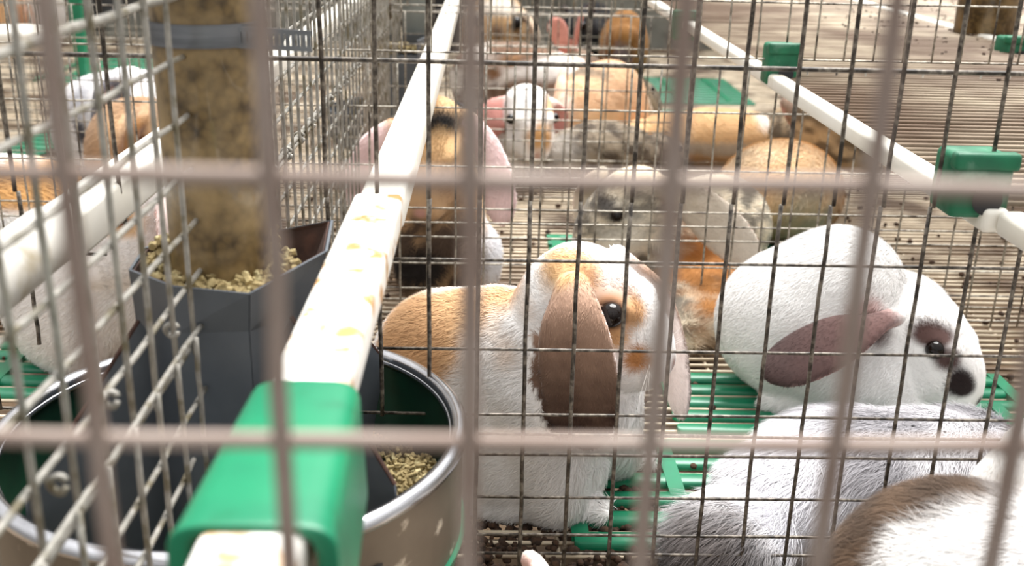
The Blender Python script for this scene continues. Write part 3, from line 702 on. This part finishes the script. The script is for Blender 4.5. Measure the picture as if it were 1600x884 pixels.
# 1. the big front rabbit
rabbit('lop_rabbit', 'tan and white lop rabbit with a long brown ear, right of the feeder pan',
    hip=P(705, 590, .665), hip_r=(.060, .047, .062), chest=P(858, 590, .615), chest_r=(.046, .040, .056), head=P(938, 496, .600), nose=(.90, -.42, -.22), s=.100,
    ears=[[P(965, 400, .625), P(1020, 450, .665), P(1048, 540, .66), P(1062, 632, .65)], [P(893, 445, .578), P(896, 500, .562), P(904, 590, .558), P(914, 684, .560)]],
    ear_w=[.022, .049], ear_col=('cba68e', 'f2e2dc'), ear_tip='2e1a14',
    legs=[(P(850, 610, .597), G(868, 782, .018), .026, .016), (P(930, 590, .625), G(965, 712, .018), .026, .014)],
    feet=[(G(888, 787, .010), (1, -.25), .052, .024), (G(975, 712, .009), (1, -.2), .04, .021), (G(800, 786, .011), (1, -.1), .07, .026)],
    extra=[(P(930, 600, .605), (.026, .03, .045)), (P(770, 690, .62), (.045, .03, .05)), (G(880, 720, .03), (.03, .028, .035))],
    coat=dict(base=W_, patches=[(P(640, 500, .625), (.042, .06, .05), TAN, .3), (P(700, 470, .62), (.03, .04, .02), 'dcb486', .5), (P(775, 442, .625), (.024, .03, .012), 'd9ae80', .5),
        (P(815, 495, .57), (.010, .02, .009), 'dcc0a8', .7), (P(785, 560, .57), (.012, .02, .014), 'dcc0a6', .7), (P(640, 560, .62), (.03, .05, .03), 'c89c70', .4),
        (P(880, 425, .575), (.022, .03, .020), 'd8b080', .5), (P(928, 425, .57), (.010, .02, .016), 'cfa074', .5),
        (P(955, 492, .565), (.0175, .03, .018), 'a97c5a', .5), (P(992, 485, .575), (.008, .012, .012), 'b98d62', .5), (P(965, 530, .565), (.008, .02, .007), 'c09468', .5),
        (P(1003, 562, .565), (.009, .012, .009), 'b07a4a', .5)], eyering='4a342a', ring_r=1.35, nose='8d6a60'),
    vox=.0026, fur=110000, flen=.0085, fw=.00042, seed=3, whisk=True, eyes=('r',))
# 2. the white rabbit with dark ears
rabbit('lop_rabbit', 'white lop rabbit with dark brown ear, eye patch and nose, crouching on the green mat',
    hip=P(1250, 503, .800), hip_r=(.068, .058, .064), chest=P(1385, 545, .790), chest_r=(.052, .048, .050), head=P(1456, 548, .760), nose=(.64, -.66, -.40), s=.098,
    ears=[[P(1430, 470, .80), P(1440, 462, .83), P(1425, 470, .86), P(1400, 490, .87)], [P(1398, 495, .742), P(1345, 512, .720), P(1280, 545, .712), P(1208, 580, .710)]],
    ear_w=[.03, .046], ear_col=('6b4f4b', 'c9a09a'), ear_tip='443432', legs=[(P(1370, 580, .765), G(1400, 640, .015), .028, .016)],
    feet=[(G(1235, 632, .010), (1, -.3), .05, .024), (G(1420, 645, .010), (1, -.4), .04, .022)],
    extra=[(P(1310, 440, .80), (.05, .05, .045)), (P(1330, 590, .77), (.05, .045, .035)), (P(1400, 490, .81), (.045, .045, .035))],
    coat=dict(base='f5f3f1', patches=[(P(1370, 490, .735), (.014, .02, .011), 'd9b6b0', .5), (P(1385, 520, .735), (.010, .02, .012), '6a5654', .5), (P(1466, 530, .725), (.0165, .03, .0095), '5a4440', .35),
        (P(1482, 562, .725), (.010, .02, .010), '55413e', .4), (P(1504, 602, .72), (.0095, .03, .0095), '2a2020', .35, .45)], eyering='1c1412', ring_r=1.2, nose='1f1817'),
    vox=.0026, fur=90000, flen=.0075, fw=.00042, seed=5, eyes=('r',), eye_r=.072, eye_pos=(.06, .268, .17))
# 3. the fluffy grey rabbit
rabbit('lop_rabbit', 'long-haired grey and white rabbit lying behind the dark-striped rabbit at lower right',
    hip=P(1245, 775, .592), hip_r=(.052, .044, .036), chest=P(1410, 735, .615), chest_r=(.060, .040, .036), head=P(1585, 740, .64), nose=(1, .1, -.1), s=.07,
    extra=[(P(1330, 750, .60), (.05, .045, .036)), (G(1150, 835, .02), (.034, .028, .018)), (P(1480, 705, .655), (.05, .03, .028)), (P(1290, 700, .64), (.05, .03, .024))], haunch=False,
    coat=dict(base='f2f0f3', agouti=('8d898f', 12, (1, .6, 2.0)), agouti_amt=.7, patches=[(P(1230, 730, .56), (.035, .04, .022), 'f4f2f6', .5), (P(1270, 810, .55), (.03, .04, .02), 'efeef4', .6), (P(1260, 665, .62), (.04, .04, .012), 'f4f2f6', .5), (G(1140, 850, .03), (.028, .03, .025), '6d6664', .7, .3)]),
    ear_col=('a5a0a4', 'c9a9a4'), vox=.003, fur=110000, flen=.020, fw=.00040, seed=8, tuft=[(G(1150, 850, .02), .04, 1.3)])
# 4. dark-backed white rabbit close to the camera
rabbit('lop_rabbit', 'white rabbit with a brown-black stripe over its back, nearest at the bottom right',
    hip=P(1500, 985, .405), hip_r=(.066, .056, .072), chest=P(1690, 1060, .37), chest_r=(.05, .042, .055), head=P(1850, 1060, .33), nose=(1, -.2, -.1), s=.09,
    coat=dict(base='6d5847', agouti=('473b33', 30, (1, 1, 1)), agouti_amt=.6, patches=[(P(1590, 1035, .345), (.064, .065, .060), 'f6f4f2', .10, .05), (P(1700, 940, .36), (.045, .06, .045), 'f4f1ef', .2, .12)]),
    ear_col=('6a5a50', 'c9a09a'), vox=.003, fur=120000, flen=.012, fw=.0003, seed=12)

def bg(label, **k):
    k.setdefault('fur', 16000); k.setdefault('vox', .0042); k.setdefault('flen', .010); k.setdefault('fw', .0009); k.setdefault('s', .09)
    return rabbit('lop_rabbit', label, **k)
# 5. white rabbit at the right edge, 6. one whose ear tip only shows at the bottom
bg('cream-white rabbit at the right edge, its face cut off by the photo border', hip=P(1760, 850, .47), hip_r=(.05, .045, .062), chest=P(1690, 830, .455), chest_r=(.04, .038, .045), head=P(1622, 782, .440), nose=(-.75, -.25, -.5), s=.085,
   coat=dict(base='f5f2ee', patches=[(P(1580, 805, .40), (.012, .03, .010), 'd6b492', .6), (P(1592, 742, .41), (.007, .02, .004), 'a58488', .5)], nose='d9b4aa'), fur=60000, vox=.003, fw=.00035, flen=.007, seed=31, ear_col=('e5ddd8', 'd9a8a0'),
   ears=[[P(1660, 740, .45), P(1700, 760, .43), P(1720, 850, .42)], [P(1680, 730, .49), P(1730, 770, .5), P(1740, 850, .5)]], eye=False)
bg('pale rabbit below the photo, only its ear tip showing at the bottom centre', hip=P(960, 1075, .36), hip_r=(.045, .04, .042), chest=P(900, 1075, .37), chest_r=(.035, .034, .035), head=P(860, 1010, .39), nose=(-.8, .3, -.2), s=.07,
   coat=dict(base='f0e2d2'), ears=[[P(868, 960, .40), P(858, 925, .42), P(846, 895, .435), P(826, 876, .445)], [P(885, 960, .38), P(905, 960, .37), P(920, 1000, .36)]], ear_w=.016, ear_col=('f3e6da', 'e5b8ae'), fur=20000, fw=.0004, vox=.003, flen=.005, seed=32)
# 7. brindled lop behind the second mesh
bg('brindled grey and cream lop rabbit facing left, behind the second mesh', hip=P(1115, 350, 1.12), hip_r=(.075, .058, .052), chest=P(1062, 405, 1.045), chest_r=(.048, .045, .048), head=P(972, 340, 1.02), nose=(-.93, -.20, -.36), s=.112,
   ears=[[P(1030, 290, 1.0), P(1075, 310, .985), P(1125, 355, .975), P(1172, 402, .972)], [P(940, 270, 1.07), P(920, 300, 1.1), P(915, 350, 1.1)]], ear_w=[.046, .03], ear_col=('a3917a', 'd8b0a4'), ear_tip='ddd3c6', ear_face=True,
   legs=[(P(1050, 440, 1.03), G(1075, 518, .015), .030, .02), (P(1100, 440, 1.03), G(1112, 515, .015), .030, .02)], feet=[(G(1080, 522, .01), (-.3, -1), .05, .026)],
   coat=dict(base='e9dcc4', agouti=('4a453f', 26, (1, 1, 2.4)), agouti_amt=.8, patches=[(P(1090, 480, 1.0), (.055, .12, .085), 'b0773f', .3), (P(1000, 272, .98), (.05, .06, .018), 'f0dcc0', .5), (P(925, 325, .97), (.030, .05, .011), '3d3936', .6, .4), (P(968, 347, .96), (.028, .05, .008), '3a3532', .6, .4), (P(905, 355, .97), (.014, .05, .016), '57514c', .7, .4), (P(1000, 320, .96), (.02, .05, .010), '6b645c', .7, .4), (P(990, 390, .96), (.03, .04, .03), 'e9e2d4', .7)], eyering='2a2522', nose='40383a'), fur=60000, fw=.0006, vox=.0035, seed=41, eye_pos=(.10, .272, .15), eye_r=.05)
# 8. tan rabbit behind it
bg('tan rabbit with a grey-flecked flank, seen from behind, right of the brindled lop', hip=P(1215, 298, 1.24), hip_r=(.094, .07, .060), chest=P(1250, 305, 1.34), chest_r=(.06, .055, .050), head=P(1245, 290, 1.42), nose=(.2, .9, -.3), s=.085,
   coat=dict(base='e0be93', patches=[(P(1150, 240, 1.18), (.03, .08, .02), '8f8478', .6), (P(1300, 350, 1.13), (.055, .06, .045), 'b9ab92', .5, .4), (P(1220, 290, 1.12), (.04, .06, .02), 'dcb07a', .7), (P(1200, 245, 1.15), (.04, .06, .014), 'efdcbc', .6), (P(1150, 370, 1.12), (.05, .05, .025), 'c99558', .5)]), seed=42, fur=40000, ear_col=('c9a070', 'd8b0a4'))
# 9. tan-faced lop with pink ears behind the rail
bg('tan-faced dark-chested lop rabbit with pink ears spread, behind the left white rail', hip=P(668, 315, 1.13), hip_r=(.07, .06, .06), chest=P(685, 355, 1.06), chest_r=(.055, .045, .058), head=P(672, 248, 1.03), nose=(-.12, -.86, -.5), s=.125,
   ears=[[P(615, 195, 1.03), P(585, 225, 1.02), P(565, 280, 1.02), P(568, 325, 1.02)], [P(728, 180, 1.03), P(758, 225, 1.02), P(778, 290, 1.01), P(784, 340, 1.01)]], ear_w=[.034, .034], ear_face=True, ear_col=('f8ecea', 'eed0ce', 1),
   legs=[(P(665, 390, 1.04), G(660, 440, .015), .03, .02), (P(735, 390, 1.04), G(745, 430, .015), .03, .02)],
   coat=dict(base='d9b184', patches=[(P(690, 395, 1.0), (.06, .06, .042), '57473c', .35, .35), (P(690, 206, .97), (.026, .09, .014), '15110f', .4, .1), (P(775, 385, 1.04), (.022, .05, .045), 'e9e8ec', .4), (P(645, 420, 1.0), (.03, .05, .02), '201b18', .5), (P(700, 300, .97), (.04, .05, .03), 'c5a280', .8), (P(700, 240, .96), (.03, .05, .014), 'e0b784', .6)]), fur=40000, seed=43, eye=False, vox=.0038)
# 10 - 16: the group beyond the third mesh
bg('white-faced lop rabbit with a tan nose and reddish ear, facing the camera', hip=P(800, 232, 1.62), hip_r=(.06, .055, .055), chest=P(808, 245, 1.54), chest_r=(.045, .04, .045), head=P(826, 195, 1.50), nose=(.22, -.9, -.38), s=.118,
   ears=[[P(800, 158, 1.52), P(775, 170, 1.5), P(764, 190, 1.49), P(762, 212, 1.49)], [P(858, 160, 1.54), P(866, 180, 1.56), P(868, 205, 1.56)]], ear_w=.044, ear_face=True, ear_col=('efd6cc', 'c98d84', 1), ear_tip='c47c74',
   coat=dict(base='f1edea', patches=[(P(846, 218, 1.44), (.022, .05, .022), 'c99a66', .5), (P(862, 165, 1.5), (.014, .04, .012), 'e2b288', .5), (P(800, 175, 1.45), (.01, .02, .009), '9a8d84', .6)], nose='c9a090'), seed=51, eye_r=.06)
bg('white rabbit with brown blotches lying left of the orange rabbit', hip=P(775, 128, 1.88), hip_r=(.085, .06, .068), chest=P(848, 125, 1.84), chest_r=(.065, .05, .05), head=P(905, 120, 1.90), nose=(1, .5, -.2), s=.085,
   coat=dict(base='efe7df', agouti=('7d5a40', 9, (1, 1, 1.6)), agouti_amt=.95, patches=[(P(850, 112, 1.78), (.05, .05, .015), 'f6f2ee', .5), (P(762, 112, 1.8), (.03, .08, .012), '8a6446', .5, .4), (P(800, 98, 1.8), (.022, .08, .008), '9a7452', .5, .4), (P(805, 140, 1.78), (.03, .08, .016), '7d5f48', .5, .4), (P(755, 150, 1.78), (.03, .08, .016), '6f5644', .5, .4), (P(740, 150, 1.78), (.03, .05, .03), '8d7058', .6)]), seed=52, ear_col=('a07c62', 'd8b0a4'))
bg('orange rabbit with its white-lined ear toward the white-faced rabbit', hip=P(950, 165, 1.66), hip_r=(.062, .06, .07), chest=P(910, 185, 1.60), chest_r=(.05, .048, .058), head=P(905, 150, 1.66), nose=(-.5, .7, -.1), s=.1,
   ears=[[P(880, 118, 1.62), P(876, 135, 1.60), P(878, 165, 1.585), P(886, 190, 1.58)], [P(935, 110, 1.66), P(955, 130, 1.62), P(962, 150, 1.6)]], ear_w=.022, ear_col=('f0cdb0', 'e9b7a8'),
   coat=dict(base='e4bd97', patches=[(P(880, 170, 1.56), (.012, .04, .04), 'f3e2d4', .5), (P(940, 190, 1.54), (.04, .05, .014), 'efc998', .6), (P(920, 112, 1.64), (.03, .05, .008), '8a7a68', .6)]), seed=53)
bg('mottled dark brown and grey rabbit lying low in front of the orange rabbit', hip=P(960, 235, 1.50), hip_r=(.062, .05, .038), chest=P(895, 242, 1.50), chest_r=(.05, .042, .034), head=P(1040, 240, 1.55), nose=(1, .4, -.1), s=.07,
   coat=dict(base='a79884', agouti=('463a30', 22, (1, 1, 2)), agouti_amt=.85, patches=[(P(870, 240, 1.46), (.03, .05, .02), 'cfc8c0', .6)]), seed=54, ear_col=('6a5a4c', 'a98a80'))
bg('grey-brown rabbit with a pale-rimmed ear, right of the orange rabbit', hip=P(985, 165, 1.74), hip_r=(.045, .045, .045), chest=P(990, 180, 1.70), chest_r=(.035, .035, .035), head=P(992, 150, 1.70), nose=(.5, .6, -.2), s=.08,
   ears=[[P(985, 130, 1.66), P(1000, 145, 1.66), P(1010, 175, 1.65), P(1014, 195, 1.65)], [P(965, 130, 1.7), P(960, 150, 1.7), P(958, 170, 1.7)]], ear_w=.022, ear_col=('b5a794', 'c9a9a0'), coat=dict(base='8d7f68', agouti=('4e4538', 20, (1, 1, 1)), agouti_amt=.8), seed=55)
bg('long pale orange rabbit stretched out behind the tan rabbit', hip=P(1150, 210, 1.60), hip_r=(.075, .05, .036), chest=P(1050, 215, 1.60), chest_r=(.065, .045, .034), head=P(985, 222, 1.58), nose=(-1, -.2, -.3), s=.07,
   coat=dict(base='e8c190', patches=[(P(1130, 232, 1.55), (.14, .05, .010), 'cdbfae', .5), (P(1195, 190, 1.56), (.015, .04, .012), 'f2ece6', .5), (P(985, 215, 1.53), (.02, .03, .009), 'f3e6d8', .5)]), seed=56, ear_col=('d9a878', 'd8b0a4'))
bg('agouti rabbit with a pink ear facing right, half under the wire shelf', hip=P(1235, 222, 1.60), hip_r=(.06, .055, .055), chest=P(1275, 222, 1.50), chest_r=(.045, .04, .045), head=P(1312, 205, 1.38), nose=(.85, -.45, -.35), s=.125,
   ears=[[P(1262, 160, 1.46), P(1256, 175, 1.45), P(1250, 200, 1.44), P(1252, 225, 1.44)], [P(1268, 190, 1.45), P(1256, 190, 1.42), P(1240, 178, 1.41), P(1226, 160, 1.41)]], ear_w=.03, ear_col=('8f7868', 'c98f8c', 1),
   coat=dict(base='b09a7c', agouti=('544636', 20, (1, 1, 2)), agouti_amt=.85, patches=[(P(1200, 190, 1.45), (.012, .04, .012), 'f1ece8', .5), (P(1345, 245, 1.36), (.02, .03, .015), '8f8880', .6), (P(1336, 196, 1.34), (.007, .04, .012), 'efe9e0', .5)], eyering='3a3026'), seed=57, eye_r=.10)
bg('tan-brown lop rabbit face far behind at the top centre', hip=P(775, 48, 2.62), hip_r=(.09, .08, .09), chest=P(775, 60, 2.54), chest_r=(.06, .055, .065), head=P(778, 45, 2.46), nose=(-.15, -.9, -.4), s=.17,
   ears=[[P(800, 15, 2.46), P(820, 25, 2.45), P(836, 48, 2.44), P(838, 68, 2.44)], [P(750, 20, 2.46), P(738, 40, 2.45), P(734, 65, 2.44)]], ear_w=.052, ear_col=('cdb59c', 'a98a7a'), coat=dict(base='b8946a', patches=[(P(775, 12, 2.4), (.07, .08, .018), 'e9dfd2', .6), (P(778, 50, 2.36), (.025, .06, .025), '5a4432', .7)], eyering='2d2018'), seed=61)
bg('black rabbit far behind the orange rabbit at the top centre', hip=P(925, 60, 2.62), hip_r=(.075, .065, .085), chest=P(915, 68, 2.48), chest_r=(.055, .05, .06), head=P(900, 48, 2.44), nose=(-.5, -.6, -.2), s=.11,
   ears=[[P(890, 28, 2.44), P(884, 18, 2.44), P(880, 10, 2.44)], [P(915, 28, 2.46), P(920, 18, 2.46), P(925, 10, 2.46)]], ear_w=.025, coat=dict(base='1b1a1d'), ear_col=('19181b', '3a2a2c'), seed=62)
bg('pink-eared brown rabbit with ears raised, in front of the black rabbit', hip=P(905, 125, 2.02), hip_r=(.05, .045, .045), chest=P(900, 118, 1.99), chest_r=(.04, .038, .04), head=P(892, 108, 1.95), nose=(.3, -.7, -.5), s=.08,
   ears=[[P(886, 92, 1.95), P(880, 70, 1.94), P(872, 48, 1.94), P(866, 32, 1.94)], [P(898, 92, 1.95), P(898, 70, 1.95), P(903, 45, 1.95), P(908, 26, 1.95)]], ear_w=[.036, .022], ear_col=('c58a7c', 'c07868'), coat=dict(base='8a7462'), seed=63)
bg('rust-brown rabbit beside the black rabbit, far at the top centre', hip=P(975, 72, 2.42), hip_r=(.048, .05, .078), chest=P(972, 80, 2.37), chest_r=(.042, .045, .055), head=P(975, 60, 2.35), nose=(.2, .8, -.1), s=.07, coat=dict(base='a97a48', patches=[(P(975, 85, 2.3), (.04, .08, .02), '8d7a80', .6)]), ear_col=('8d6238', 'a98a7a'), seed=64)
# left cage
bg('white lop rabbit with a grey patch, upper left beyond the side mesh', hip=P(160, 195, 1.60), hip_r=(.077, .068, .075), chest=P(195, 188, 1.54), chest_r=(.06, .055, .066), head=P(215, 165, 1.50), nose=(.7, -.5, -.3), s=.115,
   coat=dict(base='f3f1f1', patches=[(P(180, 140, 1.47), (.024, .08, .018), '56545c', .5), (P(125, 160, 1.52), (.025, .05, .025), 'c5c5ca', .6), (P(135, 205, 1.52), (.015, .05, .018), '4a484e', .5)]), ear_col=('77757c', 'd8b0a4'), seed=71)
bg('brown rabbit low behind the flat white rail at left', hip=P(215, 236, 1.36), hip_r=(.068, .062, .068), chest=P(240, 244, 1.33), chest_r=(.055, .055, .056), head=P(262, 222, 1.29), nose=(.8, -.3, -.2), s=.105,
   coat=dict(base='b3906f', patches=[(P(215, 200, 1.3), (.04, .07, .014), 'd9b48c', .6), (P(225, 225, 1.27), (.027, .06, .014), '7d4a34', .6)]), ear_col=('8d6238', 'a98a7a'), seed=72)
bg('orange-backed white rabbit at the left edge beyond the round tube', hip=P(20, 340, 1.10), hip_r=(.088, .066, .066), chest=P(-50, 345, 1.08), chest_r=(.06, .054, .058), head=P(-110, 330, 1.05), nose=(-1, -.3, -.2), s=.09,
   coat=dict(base='f5f2ef', patches=[(P(30, 285, 1.08), (.11, .09, .020), 'd2a268', .25)]), ear_col=('d9a878', 'd8b0a4'), fur=40000, seed=73)
bg('white rabbit sitting behind the hopper, its pinkish face against the left rail', hip=P(120, 450, .850), hip_r=(.068, .054, .068), chest=P(190, 415, .825), chest_r=(.056, .048, .066), head=P(215, 350, .800), nose=(-.80, -.45, -.38), s=.110,
   ears=[[P(250, 315, .79), P(272, 335, .775), P(282, 372, .77), P(280, 400, .77)], [P(225, 300, .82), P(235, 310, .84), P(240, 340, .85)]], ear_w=.038, ear_col=('ecd8d2', 'e5b8ae'),
   coat=dict(base='f6f1ee', patches=[(P(190, 350, .76), (.015, .04, .012), 'd9b48c', .5), (P(190, 352, .76), (.006, .04, .004), '6a4438', .5)], nose='d9b4aa'), fur=60000, fw=.0005, vox=.003, seed=74, eye=False)
bg('orange and white rabbit sitting in the top left corner', hip=P(40, 18, 2.78), hip_r=(.10, .09, .11), chest=P(10, 26, 2.70), chest_r=(.075, .075, .09), head=P(-20, 12, 2.62), nose=(-.8, -.5, -.2), s=.15, coat=dict(base='f3ece6', patches=[(P(12, 22, 2.64), (.05, .1, .07), 'd9a27c', .4)]), ear_col=('d9a878', 'd8b0a4'), seed=75)
